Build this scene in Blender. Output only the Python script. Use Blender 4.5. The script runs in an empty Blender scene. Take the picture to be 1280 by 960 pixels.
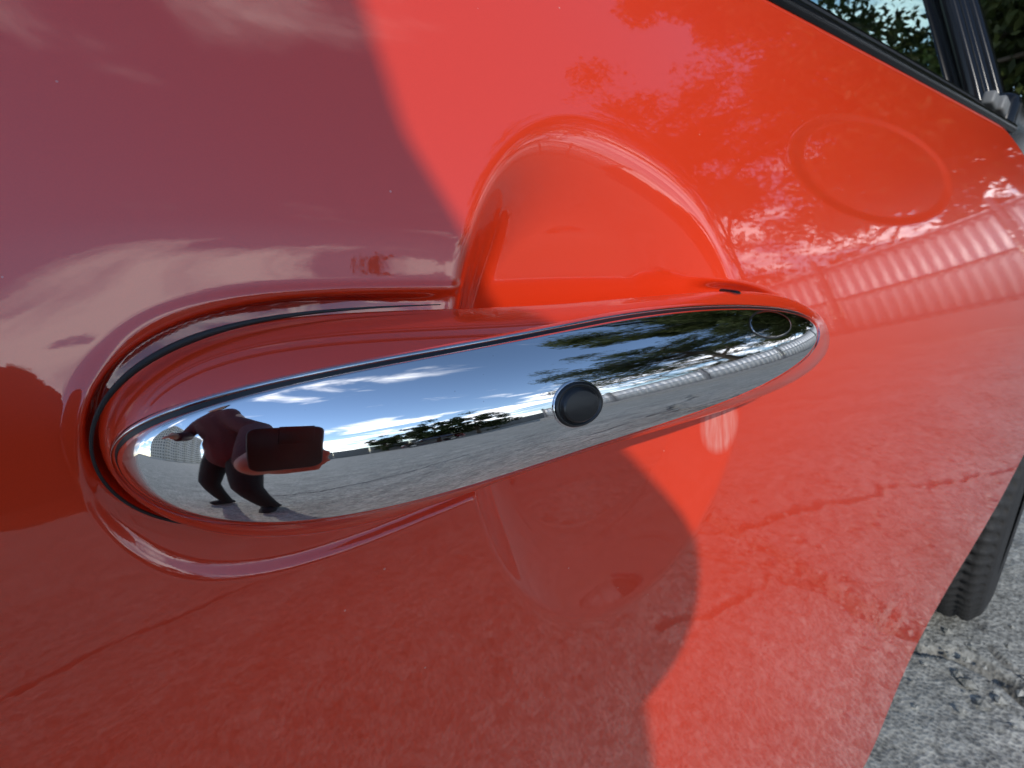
import bpy, bmesh, math, random
import numpy as np
from mathutils import Vector, Matrix
random.seed(7)
rng = np.random.default_rng(11)
R = math.radians
sc = bpy.context.scene
col = sc.collection

# ------------------------------------------------------------------ camera
CX, CY, CZ = 0.0, -0.14, 0.85          # phone lens position; door flank runs along +x, +y points into the car
fwd = Vector((0.55991, 0.76750, -0.31215)).normalized()
rgt = Vector((0.80787, -0.58936, 0.0)).normalized()
upv = rgt.cross(fwd)
cam = bpy.data.cameras.new('camera')
cam.lens = 36 * 700 / 1280
cam.sensor_width = 36
cam.clip_start = 0.005
cam.clip_end = 2000
cam.dof.use_dof = True
cam.dof.focus_distance = 0.175
cam.dof.aperture_fstop = 26.0
camo = bpy.data.objects.new('camera', cam)
M = Matrix.Identity(4)
for i, v in enumerate((rgt, upv, -fwd)):
    M[0][i], M[1][i], M[2][i] = v
M[0][3], M[1][3], M[2][3] = CX, CY, CZ
camo.matrix_world = M
col.objects.link(camo)
sc.camera = camo

# ------------------------------------------------------------------ light
SUN_EL = 30.0
SUN_DIR = Vector((-0.50, -0.62, 0.0)).normalized()
sun_vec = Vector((SUN_DIR.x * math.cos(R(SUN_EL)), SUN_DIR.y * math.cos(R(SUN_EL)), math.sin(R(SUN_EL))))
sl = bpy.data.lights.new('sun', 'SUN')
sl.energy = 2.0
sl.angle = R(0.5)
sl.color = (1.0, 0.95, 0.88)
so = bpy.data.objects.new('sun', sl)
so.rotation_euler = sun_vec.to_track_quat('Z', 'Y').to_euler()
col.objects.link(so)

world = bpy.data.worlds.new('World')
sc.world = world
world.use_nodes = True
nt = world.node_tree
for n in list(nt.nodes):
    nt.nodes.remove(n)
def wn(t, **k):
    n = nt.nodes.new(t)
    for a, b in k.items():
        setattr(n, a, b)
    return n
out = wn('ShaderNodeOutputWorld')
bg = wn('ShaderNodeBackground')
SKY_STRENGTH = 0.15
bg.inputs['Strength'].default_value = SKY_STRENGTH
sky = wn('ShaderNodeTexSky', sky_type='NISHITA', sun_disc=False)
sky.sun_elevation = R(SUN_EL)
sky.sun_rotation = math.atan2(sun_vec.x, sun_vec.y)
sky.altitude = 100
sky.air_density = 1.0
sky.dust_density = 0.0
sky.ozone_density = 2.5
# thin wind-drawn clouds: noise on the plane of a cloud layer, so they bunch up towards the horizon
tc = wn('ShaderNodeTexCoord')
sep = wn('ShaderNodeSeparateXYZ')
nt.links.new(tc.outputs['Generated'], sep.inputs[0])
mx = wn('ShaderNodeMath', operation='MAXIMUM'); mx.inputs[1].default_value = 0.0
nt.links.new(sep.outputs['Z'], mx.inputs[0])
ad = wn('ShaderNodeMath', operation='ADD'); ad.inputs[1].default_value = 0.10
nt.links.new(mx.outputs[0], ad.inputs[0])
dx = wn('ShaderNodeMath', operation='DIVIDE'); nt.links.new(sep.outputs['X'], dx.inputs[0]); nt.links.new(ad.outputs[0], dx.inputs[1])
dy = wn('ShaderNodeMath', operation='DIVIDE'); nt.links.new(sep.outputs['Y'], dy.inputs[0]); nt.links.new(ad.outputs[0], dy.inputs[1])
cmb = wn('ShaderNodeCombineXYZ'); nt.links.new(dx.outputs[0], cmb.inputs[0]); nt.links.new(dy.outputs[0], cmb.inputs[1])
mp = wn('ShaderNodeMapping'); mp.inputs['Scale'].default_value = (1.0, 1.9, 1); mp.inputs['Rotation'].default_value = (0, 0, R(14)); mp.inputs['Location'].default_value = (2.6, 0.7, 0)
nt.links.new(cmb.outputs[0], mp.inputs[0])
nz = wn('ShaderNodeTexNoise'); nz.inputs['Scale'].default_value = 1.0; nz.inputs['Detail'].default_value = 9; nz.inputs['Roughness'].default_value = 0.58; nz.inputs['Distortion'].default_value = 0.5
nt.links.new(mp.outputs[0], nz.inputs['Vector'])
rmp = wn('ShaderNodeMapRange'); rmp.interpolation_type = 'SMOOTHSTEP'
rmp.inputs['From Min'].default_value = 0.59; rmp.inputs['From Max'].default_value = 0.74; rmp.inputs['To Max'].default_value = 0.85
bank = wn('ShaderNodeMapRange'); bank.interpolation_type = 'SMOOTHSTEP'
bank.inputs['From Min'].default_value = 0.20; bank.inputs['From Max'].default_value = 0.50; bank.inputs['To Min'].default_value = 0.14; bank.inputs['To Max'].default_value = 0.0
nt.links.new(sep.outputs['Z'], bank.inputs['Value'])
adn = wn('ShaderNodeMath', operation='ADD'); nt.links.new(nz.outputs['Fac'], adn.inputs[0]); nt.links.new(bank.outputs[0], adn.inputs[1])
nt.links.new(adn.outputs[0], rmp.inputs['Value'])
mixc = wn('ShaderNodeMix', data_type='RGBA')
mixc.inputs['B'].default_value = (13.0, 13.0, 13.3, 1)
nt.links.new(rmp.outputs[0], mixc.inputs['Factor'])
nt.links.new(sky.outputs[0], mixc.inputs['A'])
nt.links.new(mixc.outputs['Result'], bg.inputs['Color'])
nt.links.new(bg.outputs[0], out.inputs[0])

sc.view_settings.view_transform = 'Standard'
sc.view_settings.look = 'None'
sc.view_settings.exposure = 0.45
sc.view_settings.gamma = 1.0
sc.view_settings.use_curve_mapping = False
sc.render.engine = 'CYCLES'
sc.cycles.max_bounces = 7
sc.cycles.glossy_bounces = 5
sc.cycles.transmission_bounces = 6
sc.cycles.transparent_max_bounces = 12
sc.cycles.caustics_reflective = True
sc.cycles.blur_glossy = 0.3

# ------------------------------------------------------------------ helpers
def mat(name):
    m = bpy.data.materials.new(name)
    m.use_nodes = True
    t = m.node_tree
    b = t.nodes['Principled BSDF']
    def node(tp, inp=None, **k):
        n = t.nodes.new(tp)
        for a, v in k.items():
            setattr(n, a, v)
        for a, v in (inp or {}).items():
            if hasattr(v, 'is_output'):
                t.links.new(v, n.inputs[a])
            else:
                n.inputs[a].default_value = v
        return n
    def put(sock, v):
        if hasattr(v, 'is_output'):
            t.links.new(v, b.inputs[sock])
        else:
            b.inputs[sock].default_value = v
    return m, node, put

def simple(name, c, rough=0.5, metal=0.0, var=0.12, scale=30.0, bump=0.0, coat=0.0, spec=0.5):
    m, node, put = mat(name)
    tcn = node('ShaderNodeTexCoord')
    nz = node('ShaderNodeTexNoise', {'Vector': tcn.outputs['Object'], 'Scale': scale, 'Detail': 5.0})
    a = tuple(min(1, x * (1 - var)) for x in c) + (1,)
    d = tuple(min(1, x * (1 + var)) for x in c) + (1,)
    mx = node('ShaderNodeMix', {'Factor': nz.outputs['Fac'], 'A': a, 'B': d}, data_type='RGBA')
    put('Base Color', mx.outputs['Result'])
    put('Roughness', rough); put('Metallic', metal); put('Coat Weight', coat); put('Specular IOR Level', spec)
    if bump:
        bp = node('ShaderNodeBump', {'Height': nz.outputs['Fac'], 'Strength': bump, 'Distance': 0.01})
        put('Normal', bp.outputs[0])
    return m

def link(o, parent=None):
    col.objects.link(o)
    if parent:
        o.parent = parent
        pm = Matrix.Translation(parent_loc(parent))
        o.matrix_parent_inverse = pm.inverted()
    return o
def parent_loc(p):
    v = Vector((0, 0, 0))
    while p:
        if p.type == 'EMPTY':
            v += p.location
        p = None if p.type == 'EMPTY' else p.parent
    return v
def empty(name, loc, label, cat, group=None):
    o = bpy.data.objects.new(name, None)
    o.location = loc
    o.empty_display_size = 0.05
    col.objects.link(o)
    o['label'] = label; o['category'] = cat
    if group: o['group'] = group
    return o
def child(o, parent):
    # parents are either root empties (moved to the thing's base) or meshes in world coordinates
    col.objects.link(o)
    if parent is not None:
        o.parent = parent
        if parent.type == 'EMPTY':
            o.matrix_parent_inverse = Matrix.Translation(parent.location).inverted()
    return o
def mesh_obj(name, verts, faces, m, parent=None, smooth=True):
    me = bpy.data.meshes.new(name)
    verts = np.asarray(verts, dtype=np.float32)
    if isinstance(faces, np.ndarray):
        nf, k = faces.shape
        me.vertices.add(len(verts)); me.vertices.foreach_set('co', verts.ravel())
        me.loops.add(nf * k); me.loops.foreach_set('vertex_index', faces.astype(np.int32).ravel())
        me.polygons.add(nf)
        me.polygons.foreach_set('loop_start', np.arange(0, nf * k, k, dtype=np.int32))
        me.polygons.foreach_set('loop_total', np.full(nf, k, dtype=np.int32))
        me.update(calc_edges=True)
    else:
        me.from_pydata([tuple(map(float, v)) for v in verts], [], faces)
        me.update()
    me.polygons.foreach_set('use_smooth', np.full(len(me.polygons), smooth))
    for mm in (m if isinstance(m, (list, tuple)) else [m]):
        me.materials.append(mm)
    o = bpy.data.objects.new(name, me)
    return child(o, parent)
def grid_faces(nu, nv, cu=False, cv=False, flip=False):
    a = np.arange(nu if cu else nu - 1)[:, None]; b = np.arange(nv if cv else nv - 1)[None, :]
    a2 = (a + 1) % nu; b2 = (b + 1) % nv
    f = np.stack([a * nv + b, a2 * nv + b, a2 * nv + b2, a * nv + b2], -1).reshape(-1, 4)
    return f[:, ::-1].copy() if flip else f
def grid_obj(name, P, m, parent=None, cu=False, cv=False, flip=False, smooth=True):
    nu, nv, _ = P.shape
    return mesh_obj(name, P.reshape(-1, 3), grid_faces(nu, nv, cu, cv, flip), m, parent, smooth)
class MB:
    def __init__(s): s.v = []; s.f = []
    def add(s, v, f):
        k = len(s.v); s.v += [tuple(p) for p in v]; s.f += [tuple(i + k for i in q) for q in f]; return s
    def box(s, c, d, rot=None):
        v = [Vector((sx * d[0] / 2, sy * d[1] / 2, sz * d[2] / 2)) for sx in (-1, 1) for sy in (-1, 1) for sz in (-1, 1)]
        if rot is not None: v = [rot @ p for p in v]
        v = [p + Vector(c) for p in v]
        return s.add(v, [(0, 1, 3, 2), (4, 6, 7, 5), (0, 4, 5, 1), (2, 3, 7, 6), (0, 2, 6, 4), (1, 5, 7, 3)])
    def tube(s, pts, rad, n=8, cap=True, ref=None):
        pts = [Vector(p) for p in pts]; rings = []
        for i, p in enumerate(pts):
            t = (pts[min(i + 1, len(pts) - 1)] - pts[max(i - 1, 0)]).normalized()
            a = t.cross(Vector(ref) if ref else (Vector((0, 0, 1)) if abs(t.z) < .9 else Vector((1, 0, 0)))).normalized(); b = t.cross(a)
            r = rad[i] if hasattr(rad, '__len__') else rad
            rings.append([p + a * math.cos(2 * math.pi * k / n) * r + b * math.sin(2 * math.pi * k / n) * r for k in range(n)])
        v = [q for r_ in rings for q in r_]
        f = [(i * n + k, i * n + (k + 1) % n, (i + 1) * n + (k + 1) % n, (i + 1) * n + k) for i in range(len(pts) - 1) for k in range(n)]
        if cap: f += [tuple(range(n))[::-1], tuple((len(pts) - 1) * n + k for k in range(n))]
        return s.add(v, f)
    def build(s, name, m, parent=None, smooth=False, bevel=0.0):
        o = mesh_obj(name, s.v, s.f, m, parent, smooth)
        if bevel:
            b = o.modifiers.new('bevel', 'BEVEL'); b.width = bevel; b.segments = 3; b.limit_method = 'ANGLE'; b.angle_limit = R(35)
            for p in o.data.polygons: p.use_smooth = True
        return o
def W(x, dz, Yin):           # (along the flank, height over the lens, depth from the lens) -> world
    return np.stack(np.broadcast_arrays(np.asarray(x, float) + CX, np.asarray(Yin, float) + CY, np.asarray(dz, float) + CZ), -1)
def sstep(a, b, t):
    u = np.clip((np.asarray(t, float) - a) / (b - a), 0, 1); return u * u * (3 - 2 * u)
def vnoise(x, y, seed=0):
    xi = np.floor(x).astype(np.int64); yi = np.floor(y).astype(np.int64); fx = x - xi; fy = y - yi
    fx = fx * fx * (3 - 2 * fx); fy = fy * fy * (3 - 2 * fy)
    def h(i, j):
        n = (i * 374761393 + j * 668265263 + seed * 974711) & 0xffffffff
        n = ((n ^ (n >> 13)) * 1274126177) & 0xffffffff
        return ((n ^ (n >> 16)) & 0xffff) / 65535.0
    return (h(xi, yi) * (1 - fx) + h(xi + 1, yi) * fx) * (1 - fy) + (h(xi, yi + 1) * (1 - fx) + h(xi + 1, yi + 1) * fx) * fy
def fbm(x, y, oct=5, seed=0):
    s = 0; a = .5
    for o in range(oct):
        s = s + a * (vnoise(x, y, seed + o) - .5); x = x * 2.03 + 3.1; y = y * 2.03 + 1.7; a *= .5
    return s

# ------------------------------------------------------------------ materials
def paint_mat(name, base, peel=0.0):
    m, node, put = mat(name)
    tcn = node('ShaderNodeTexCoord')
    co = tcn.outputs['Object']
    n1 = node('ShaderNodeTexNoise', {'Vector': co, 'Scale': 2500.0, 'Detail': 2.0})
    c1 = tuple(x * .94 for x in base) + (1,); c2 = tuple(min(1, x * 1.06) for x in base) + (1,)
    mx = node('ShaderNodeMix', {'Factor': n1.outputs['Fac'], 'A': c1, 'B': c2}, data_type='RGBA')
    colr = mx.outputs['Result']
    # dust specks
    vor = node('ShaderNodeTexVoronoi', {'Vector': co, 'Scale': 55.0, 'Randomness': 1.0})
    lt = node('ShaderNodeMath', {0: vor.outputs['Distance'], 1: 0.022}, operation='LESS_THAN')
    sc2 = node('ShaderNodeMath', {0: lt.outputs[0], 1: 0.30}, operation='MULTIPLY')
    mx2 = node('ShaderNodeMix', {'Factor': sc2.outputs[0], 'A': colr, 'B': (.75, .68, .6, 1)}, data_type='RGBA')
    colr = mx2.outputs['Result']
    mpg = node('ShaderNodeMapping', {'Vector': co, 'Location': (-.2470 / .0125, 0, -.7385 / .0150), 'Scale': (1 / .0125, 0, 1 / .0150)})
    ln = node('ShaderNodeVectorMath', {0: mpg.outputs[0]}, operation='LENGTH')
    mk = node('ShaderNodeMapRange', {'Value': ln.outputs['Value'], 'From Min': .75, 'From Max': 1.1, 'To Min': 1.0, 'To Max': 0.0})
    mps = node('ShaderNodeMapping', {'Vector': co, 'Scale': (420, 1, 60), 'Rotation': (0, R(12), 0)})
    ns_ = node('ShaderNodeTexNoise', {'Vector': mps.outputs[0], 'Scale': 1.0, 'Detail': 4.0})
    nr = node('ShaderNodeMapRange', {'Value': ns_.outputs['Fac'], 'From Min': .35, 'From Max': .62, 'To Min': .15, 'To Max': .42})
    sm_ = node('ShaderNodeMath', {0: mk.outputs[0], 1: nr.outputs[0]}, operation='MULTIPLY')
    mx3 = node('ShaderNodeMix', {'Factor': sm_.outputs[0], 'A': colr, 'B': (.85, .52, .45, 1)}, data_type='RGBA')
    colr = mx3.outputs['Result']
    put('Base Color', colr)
    put('Roughness', 0.35); put('Specular IOR Level', 0.25)
    put('Coat Weight', 1.0); put('Coat IOR', 1.74)
    # polishing haze
    n3 = node('ShaderNodeTexNoise', {'Vector': co, 'Scale': 9.0, 'Detail': 6.0, 'Roughness': .65})
    rr = node('ShaderNodeMapRange', {'Value': n3.outputs['Fac'], 'From Min': .35, 'From Max': .75, 'To Min': .012, 'To Max': .035})
    put('Coat Roughness', rr.outputs[0])
    n2 = node('ShaderNodeTexNoise', {'Vector': co, 'Scale': 420.0, 'Detail': 2.0})
    bp = node('ShaderNodeBump', {'Height': n2.outputs['Fac'], 'Strength': 0.006, 'Distance': 0.001})
    put('Coat Normal', bp.outputs[0])
    return m
PAINT = (0.76, 0.043, 0.008)
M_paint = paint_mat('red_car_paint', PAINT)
def chrome_mat(name, c=.80, rough=.02):
    m, node, put = mat(name)
    tcn = node('ShaderNodeTexCoord')
    n = node('ShaderNodeTexNoise', {'Vector': tcn.outputs['Object'], 'Scale': 60.0, 'Detail': 6.0, 'Roughness': .7})
    rr = node('ShaderNodeMapRange', {'Value': n.outputs['Fac'], 'From Min': .4, 'From Max': .75, 'To Min': rough, 'To Max': rough * 2.6})
    put('Roughness', rr.outputs[0]); put('Metallic', 1.0)
    vo = node('ShaderNodeTexVoronoi', {'Vector': tcn.outputs['Object'], 'Scale': 170.0})
    lt = node('ShaderNodeMath', {0: vo.outputs['Distance'], 1: .035}, operation='LESS_THAN')
    ft = node('ShaderNodeMath', {0: lt.outputs[0], 1: .35}, operation='MULTIPLY')
    mx = node('ShaderNodeMix', {'Factor': ft.outputs[0], 'A': (c, c, c * 1.01, 1), 'B': (c * .45, c * .44, c * .42, 1)}, data_type='RGBA')
    put('Base Color', mx.outputs['Result'])
    n2 = node('ShaderNodeTexNoise', {'Vector': tcn.outputs['Object'], 'Scale': 90.0, 'Detail': 3.0})
    bp = node('ShaderNodeBump', {'Height': n2.outputs['Fac'], 'Strength': .012, 'Distance': .001}); put('Normal', bp.outputs[0])
    return m
M_chrome = chrome_mat('polished_chrome', .74)
M_chrome_darkrefl = chrome_mat('chrome_dark_reflection', .34, .03)  # plain chrome with a dark reflection put into its base colour
M_black = simple('black_plastic', (.012, .012, .013), .32, bump=.02, scale=900)
M_rubber = simple('black_rubber', (.018, .018, .018), .55, scale=400, bump=.03)
M_glossblack = simple('gloss_black', (.005, .005, .006), .16, scale=20, spec=.3)
M_tyre = simple('tyre_rubber', (.022, .022, .022), .7, scale=250, bump=.15, var=.3)
M_grey = simple('grey_plastic', (.16, .16, .155), .5, scale=100)
M_dark = simple('dark_liner', (.012, .012, .012), .85, scale=60)

# ------------------------------------------------------------------ the car flank
HX, HZ, HL, HW = 0.1530, -0.0625, 0.1605, 0.0305     # handle centre, half length, half height
HTILT = -0.036
def tap(a, low=0): return (1 - .14 * sstep(-.95, -.05, a)) * (1 - .13 * low * sstep(-.85, -.25, a))
def handle_av(x, dz):
    a = (x - HX) / HL
    q = dz - (HZ + HTILT * (x - HX))
    v = q / (HW * tap(a, q < 0))
    return a, v
def aexp(a):                 # blunter near end, finer far end
    n = np.where(a < 0, 6.5, 3.9)
    return np.abs(a) ** n
def handle_dist(x, dz):      # approximate signed distance (m) outside the handle outline
    def rr(x, dz):
        a, v = handle_av(x, dz)
        n = np.where(a < 0, 6.5, 3.9)
        # p-norm style radius, solved by a few bisections of the outline scale
        lo = np.full(np.shape(a), 1e-3); hi = np.full(np.shape(a), 60.0)
        for _ in range(26):
            mid = np.sqrt(lo * hi)
            ins = np.abs(a / mid) ** n + (v / mid) ** 2 < 1
            hi = np.where(ins, mid, hi); lo = np.where(ins, lo, mid)
        return np.sqrt(lo * hi)
    e = 2e-4
    r = rr(x, dz)
    gx = (rr(x + e, dz) - rr(x - e, dz)) / (2 * e); gz = (rr(x, dz + e) - rr(x, dz - e)) / (2 * e)
    return (r - 1) / np.maximum(np.hypot(gx, gz), 4.0)
_T = np.array([-.95, -.72, -.50, -.30, -.14, -.04, .13, .20])
_S = np.array([-.12, -.045, -.04, -.03, .0, .25, .47, .62])
_tt = np.linspace(-.95, .20, 4000)
_ss = np.interp(_tt, _T, _S)
_k = np.exp(-np.linspace(-2.5, 2.5, 161) ** 2); _k /= _k.sum()
_ss = np.convolve(np.pad(_ss, 80, mode='edge'), _k, 'valid')
_yy = np.concatenate([[0], np.cumsum((_ss[1:] + _ss[:-1]) / 2 * np.diff(_tt))])
_yy -= np.interp(-.14, _tt, _yy)
def base_Y(x, dz):
    t = dz + 0.05 * np.clip(x, -.3, 1.2)
    y = 0.150 + np.interp(t, _tt, _yy)
    return y + 0.012 * (x - .15) ** 2
CUX, CUZ, CUA, CUB = 0.178, -0.076, 0.085, 0.111
def cup(x, dz):
    u = (x - CUX) / CUA; w = (dz - CUZ) / CUB
    r = np.sqrt(u * u + w * w) + 1e-9
    ang_left = np.clip(-u / r, -1, 1)
    width = 0.38 - 0.14 * ang_left + 0.05 * np.clip(w / r, 0, 1) + .10 * np.clip(-w / r, 0, 1) ** 2
    s = (1 - r) / width
    k = 17.0 + 30.0 * sstep(.0, .4, -w)
    s = np.log1p(np.exp(np.clip(s * k, -40, 40))) / k          # rounded rim
    s = np.clip(s, 0, 1)
    m = 1 - (1 - s) ** 2.0
    fl = .1888 + .01 * (dz - CUZ) - .008 * sstep(-.4, 1.1, u)
    k = 500.0
    dd = fl - base_Y(x, dz)
    dd = np.log1p(np.exp(np.clip(dd * k, -40, 40))) / k
    lowd = .0150 * (1 - .60 * sstep(-.2, .9, u))
    q = sstep(-.26, .24, -w - .02)
    dd = dd * (1 - q) + lowd * q
    return m * dd
def flank(x, dz):
    y = base_Y(x, dz)
    c = cup(x, dz)
    d = handle_dist(x, dz)
    near = 1 - sstep(.085, .135, x)
    far = sstep(.235, .262, x)
    d2 = handle_dist(x - .006, dz + .0065)
    st = .0020 * (1 - sstep(.0075, .0115, d2))
    bead = .0010 * sstep(.0075, .003, d)
    roll = .0012 * (1 - sstep(.004, .024, d)) * sstep(.1, .8, handle_av(x, dz)[1])
    gap = .016 * sstep(.0030, .0002, d)
    y = y + near * (st - bead + roll) * (1 - sstep(.0, .010, c)) + (1 - sstep(.045, .100, x)) * gap
    y = y + far * (.006 * sstep(.004, -.002, d))
    y = y + c
    # shallow oval emboss further along the door
    eu = (x - .472) / .132; ew = (dz - .0205 + .03 * (x - .435)) / .035
    er = np.sqrt(eu * eu + ew * ew)
    y = y + .0010 * sstep(1.06, .88, er)
    # small ding low on the panel
    q = np.hypot((x - .615) / .035, (dz + .420) / .022)
    y = y + .0007 * np.exp(-q * q)
    return y
def belt(x):
    return .1175 - .080 * (x - .30) - np.where(x > .80, 3.0 * np.clip(x - .80, 0, .12) ** 2 + .72 * np.clip(x - .92, 0, 2) * .55, 0)
_ax = np.array([-2.0, .722, .738, .746, .756, .775, .81, .86, .93, 1.00, 1.06, 1.14, 1.25, 1.40, 1.60, 1.75, 1.9])
_az = np.array([-.735, -.735, -.700, -.655, -.605, -.560, -.522, -.487, -.450, -.405, -.345, -.29, -.24, -.215, -.26, -.38, -.60])
def zlow(x): return np.interp(x, _ax, _az)

xs = np.concatenate([np.linspace(-.95, -.06, 60, endpoint=False), np.linspace(-.06, .30, 520, endpoint=False),
                     np.linspace(.30, .62, 120, endpoint=False), np.linspace(.62, .80, 110, endpoint=False), np.linspace(.80, 1.88, 150)])
zl = zlow(xs)
_kk = np.exp(-np.linspace(-2, 2, 9) ** 2); _kk /= _kk.sum()
zl = np.convolve(np.pad(zl, 4, mode='edge'), _kk, 'valid')
zb = belt(xs)
za = np.maximum(-.215, zl + .02)
za = np.minimum(za, zb - .03)
s1 = np.linspace(0, 1, 150, endpoint=False)
s2 = np.linspace(0, 1, 470)
Z = np.concatenate([zl[:, None] + (za - zl)[:, None] * s1[None, :], za[:, None] + (zb - za)[:, None] * s2[None, :]], 1)
Xg = np.repeat(xs[:, None], Z.shape[1], 1)
Yg = flank(Xg, Z)
P = W(Xg, Z, Yg)
# the pressed lip under the lower edge and wheel arch, and the turned-in top edge
low = []
tx_ = np.gradient(xs); tz_ = np.gradient(zl); tn = np.hypot(tx_, tz_) + 1e-9
nx_ = np.convolve(np.pad(tz_ / tn, 4, mode='edge'), _kk, 'valid'); nz_ = np.convolve(np.pad(-tx_ / tn, 4, mode='edge'), _kk, 'valid')
for dy, dn in ((.060, .004), (.020, .0085), (.0115, .0095), (.0065, .0085), (.0030, .0060), (.0009, .0032)):
    q = P[:, :1].copy(); q[..., 1] += dy; q[:, 0, 0] += nx_ * dn; q[:, 0, 2] += nz_ * dn; low.append(q)
up_ = []
for dy, dzz in ((.004, .003), (.012, .004), (.03, .0)):
    q = P[:, -1:].copy(); q[..., 1] += dy; q[..., 2] += dzz; up_.append(q)
P = np.concatenate(low + [P] + up_, 1)
car = empty('car', (0.45, 0.55, 0.0), 'bright red car with its chrome door handle filling the picture', 'car')
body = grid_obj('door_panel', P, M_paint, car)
body['label'] = 'glossy bright red door skin with a cupped recess behind the handle'

# dark inner structure behind the skin (inner sill, wheel arch liner)
inner = MB()
arc = [(a_, z_ + CZ) for a_, z_ in zip(_ax[1:], _az[1:])]
v = []; f = []
for i, (x_, z_) in enumerate(arc):
    y0 = float(flank(np.array([x_]), np.array([z_ - CZ]))[0]) + CY + .05
    v += [(x_ + .012, y0, z_ + .012), (x_ + .012, y0 + .32, z_ + .012)]
    if i: f.append((2 * i - 2, 2 * i, 2 * i + 1, 2 * i - 1))
inner.add(v, f)
inner.box((-.2, .32, .17), (1.6, .40, .05))
inner.box((.66, .42, .40), (.02, .40, .5))
inner.build('wheel_arch_liner', M_dark, car, smooth=True)
mf = MB(); mf.box((.86, .26, .185), (.012, .17, .16)); mf.build('mud_flap', M_rubber, car, bevel=.004)

# ------------------------------------------------------------------ door handle
Ye = 0.1445; HD = 0.0275; DTILT = 0.21
def wA(a): return np.sqrt(np.clip(1 - aexp(a), 0, 1))
def gv(v):
    v = np.clip(np.abs(v), 0, 1)
    return .78 * np.sqrt(1 - v ** 2) + .22 * np.sqrt(1 - v ** 5)
def bow(a): return .014 * (np.clip(-a - .30, 0, 1) / .7) ** 2.4
def dome(x, dz):
    a, v = handle_av(x, dz)
    w = wA(a) + 1e-9
    return Ye + .0060 * np.clip(a, 0, 1) ** 2 - HD * np.sqrt(w) * gv(v / w) * w ** .3 + DTILT * (dz - HZ) + bow(a)
aa = np.sin(np.linspace(-math.pi / 2, math.pi / 2, 161)) * .99999
ph = np.linspace(0, 2 * math.pi, 120, endpoint=False)
A, PH = np.meshgrid(aa, ph, indexing='ij')
w = wA(A)
vv = np.cos(PH)
front = PH <= math.pi
xh = HX + HL * A
dzh = HZ + HTILT * HL * A + HW * tap(A, vv < 0) * w * vv
edge = Ye + .0060 * np.clip(A, 0, 1) ** 2
depth_front = HD * np.sqrt(w) * w ** .3 * gv(vv)
endk = np.abs(A) ** 6
depth_back = (.012 + .012 * endk) * np.sqrt(w) * np.sqrt(1 - np.clip(vv ** 2, 0, 1)) ** .8
Yh = np.where(front, edge - depth_front, edge + depth_back) + DTILT * (dzh - HZ) + bow(A)
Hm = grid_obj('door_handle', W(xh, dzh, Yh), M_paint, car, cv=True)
Hm['label'] = 'red painted pull handle with a long polished chrome insert'

# chrome insert: own long oval planform lying on the dome of the handle
IX, IZ, IL, IW = 0.1345, -0.0577, 0.1395, 0.0182
ITILT = -0.004
def oval(scale, n=260):
    th = np.linspace(0, 2 * math.pi, n, endpoint=False)
    c, s = np.cos(th), np.sin(th)
    e1 = np.where(c < 0, np.where(s > 0, 2 / 5.0, 2 / 7.5), 2 / 2.0); e2 = 2 / 2.0
    return scale * np.sign(c) * np.abs(c) ** e1, scale * np.sign(s) * np.abs(s) ** e2
def oval_to(xn, zn, grow=0.0):
    x = IX + (IL + grow) * xn
    dz = IZ + ITILT * (x - IX) + (IW + grow) * zn
    return x, dz
rs = np.concatenate([np.linspace(.002, .9, 70), np.linspace(.905, .985, 12), [.990, .994, .997, .999, 1.0]])
off = np.where(rs < .975, .00065, .00065 - .0019 * np.clip((rs - .975) / .025, 0, 1) ** 2)
PP = []
for r_, o_ in zip(rs, off):
    xn, zn = oval(r_)
    x, dz = oval_to(xn, zn)
    PP.append(W(x, dz, dome(x, dz) - o_))
PP = np.array(PP)
ins = grid_obj('chrome_insert', PP, M_chrome, Hm, cv=True, flip=True)
# groove and bezel around it
def band(name, g0, g1, prof, m, n=12, fade=None):
    rows = []
    for k in range(n + 1):
        q = k / n; g = g0 + (g1 - g0) * q
        xn, zn = oval(1.0)
        x, dz = oval_to(xn, zn, g0 + (g - g0) * (fade(zn) if fade else 1.0))
        rows.append(W(x, dz, dome(x, dz) - prof(q)))
    return grid_obj(name, np.array(rows), m, Hm, cv=True, flip=True)
band('insert_groove', -.0005, .0006, lambda q: .00012, M_black, 4, lambda zn: .12 + .88 * sstep(-.15, .5, zn))
band('chrome_bezel', .0005, .0018, lambda q: -.0006 + .0013 * math.sin(math.pi * q) ** .6, M_chrome, 12, lambda zn: .04 + .96 * sstep(-.1, .55, zn))

# keyless button in the middle of the insert
def disc(name, cx, cz, rx, rz, prof, m, rings=24, n=72, parent=None, tilt=0.0):
    rows = []
    for k in range(rings + 1):
        q = max(k / rings, .004)
        th = np.linspace(0, 2 * math.pi, n, endpoint=False)
        u, v_ = rx * q * np.cos(th), rz * q * np.sin(th)
        x = cx + u; dz = cz + v_ + HTILT * u
        rows.append(W(x, dz, dome(x, dz) - prof(q)))
    return grid_obj(name, np.array(rows), m, parent or Hm, cv=True, flip=True)
BX, BZ = .1104, -.0590
def ringprof(q): return .0007 + .0006 * math.sin(math.pi * min(1, max(0, (q - .80) / .2))) if q > .80 else .0007
bt = disc('button_bezel', BX, BZ, .0104, .0072, lambda q: .0007 + .0005 * math.sin(math.pi * np.clip((q - .86) / .14, 0, 1)) - (.0002 if q > .999 else 0), M_chrome, 40)
def bprof(q):
    if q < .68: return .0024 + .0003 * (1 - q * q)
    if q < .80: return .0024 - .0012 * ((q - .68) / .12) ** 2
    return .0012 + .0006 * math.sin(math.pi * (q - .80) / .2)
disc('unlock_button', BX, BZ, .0098, .0067, bprof, M_black, 48)
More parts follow.
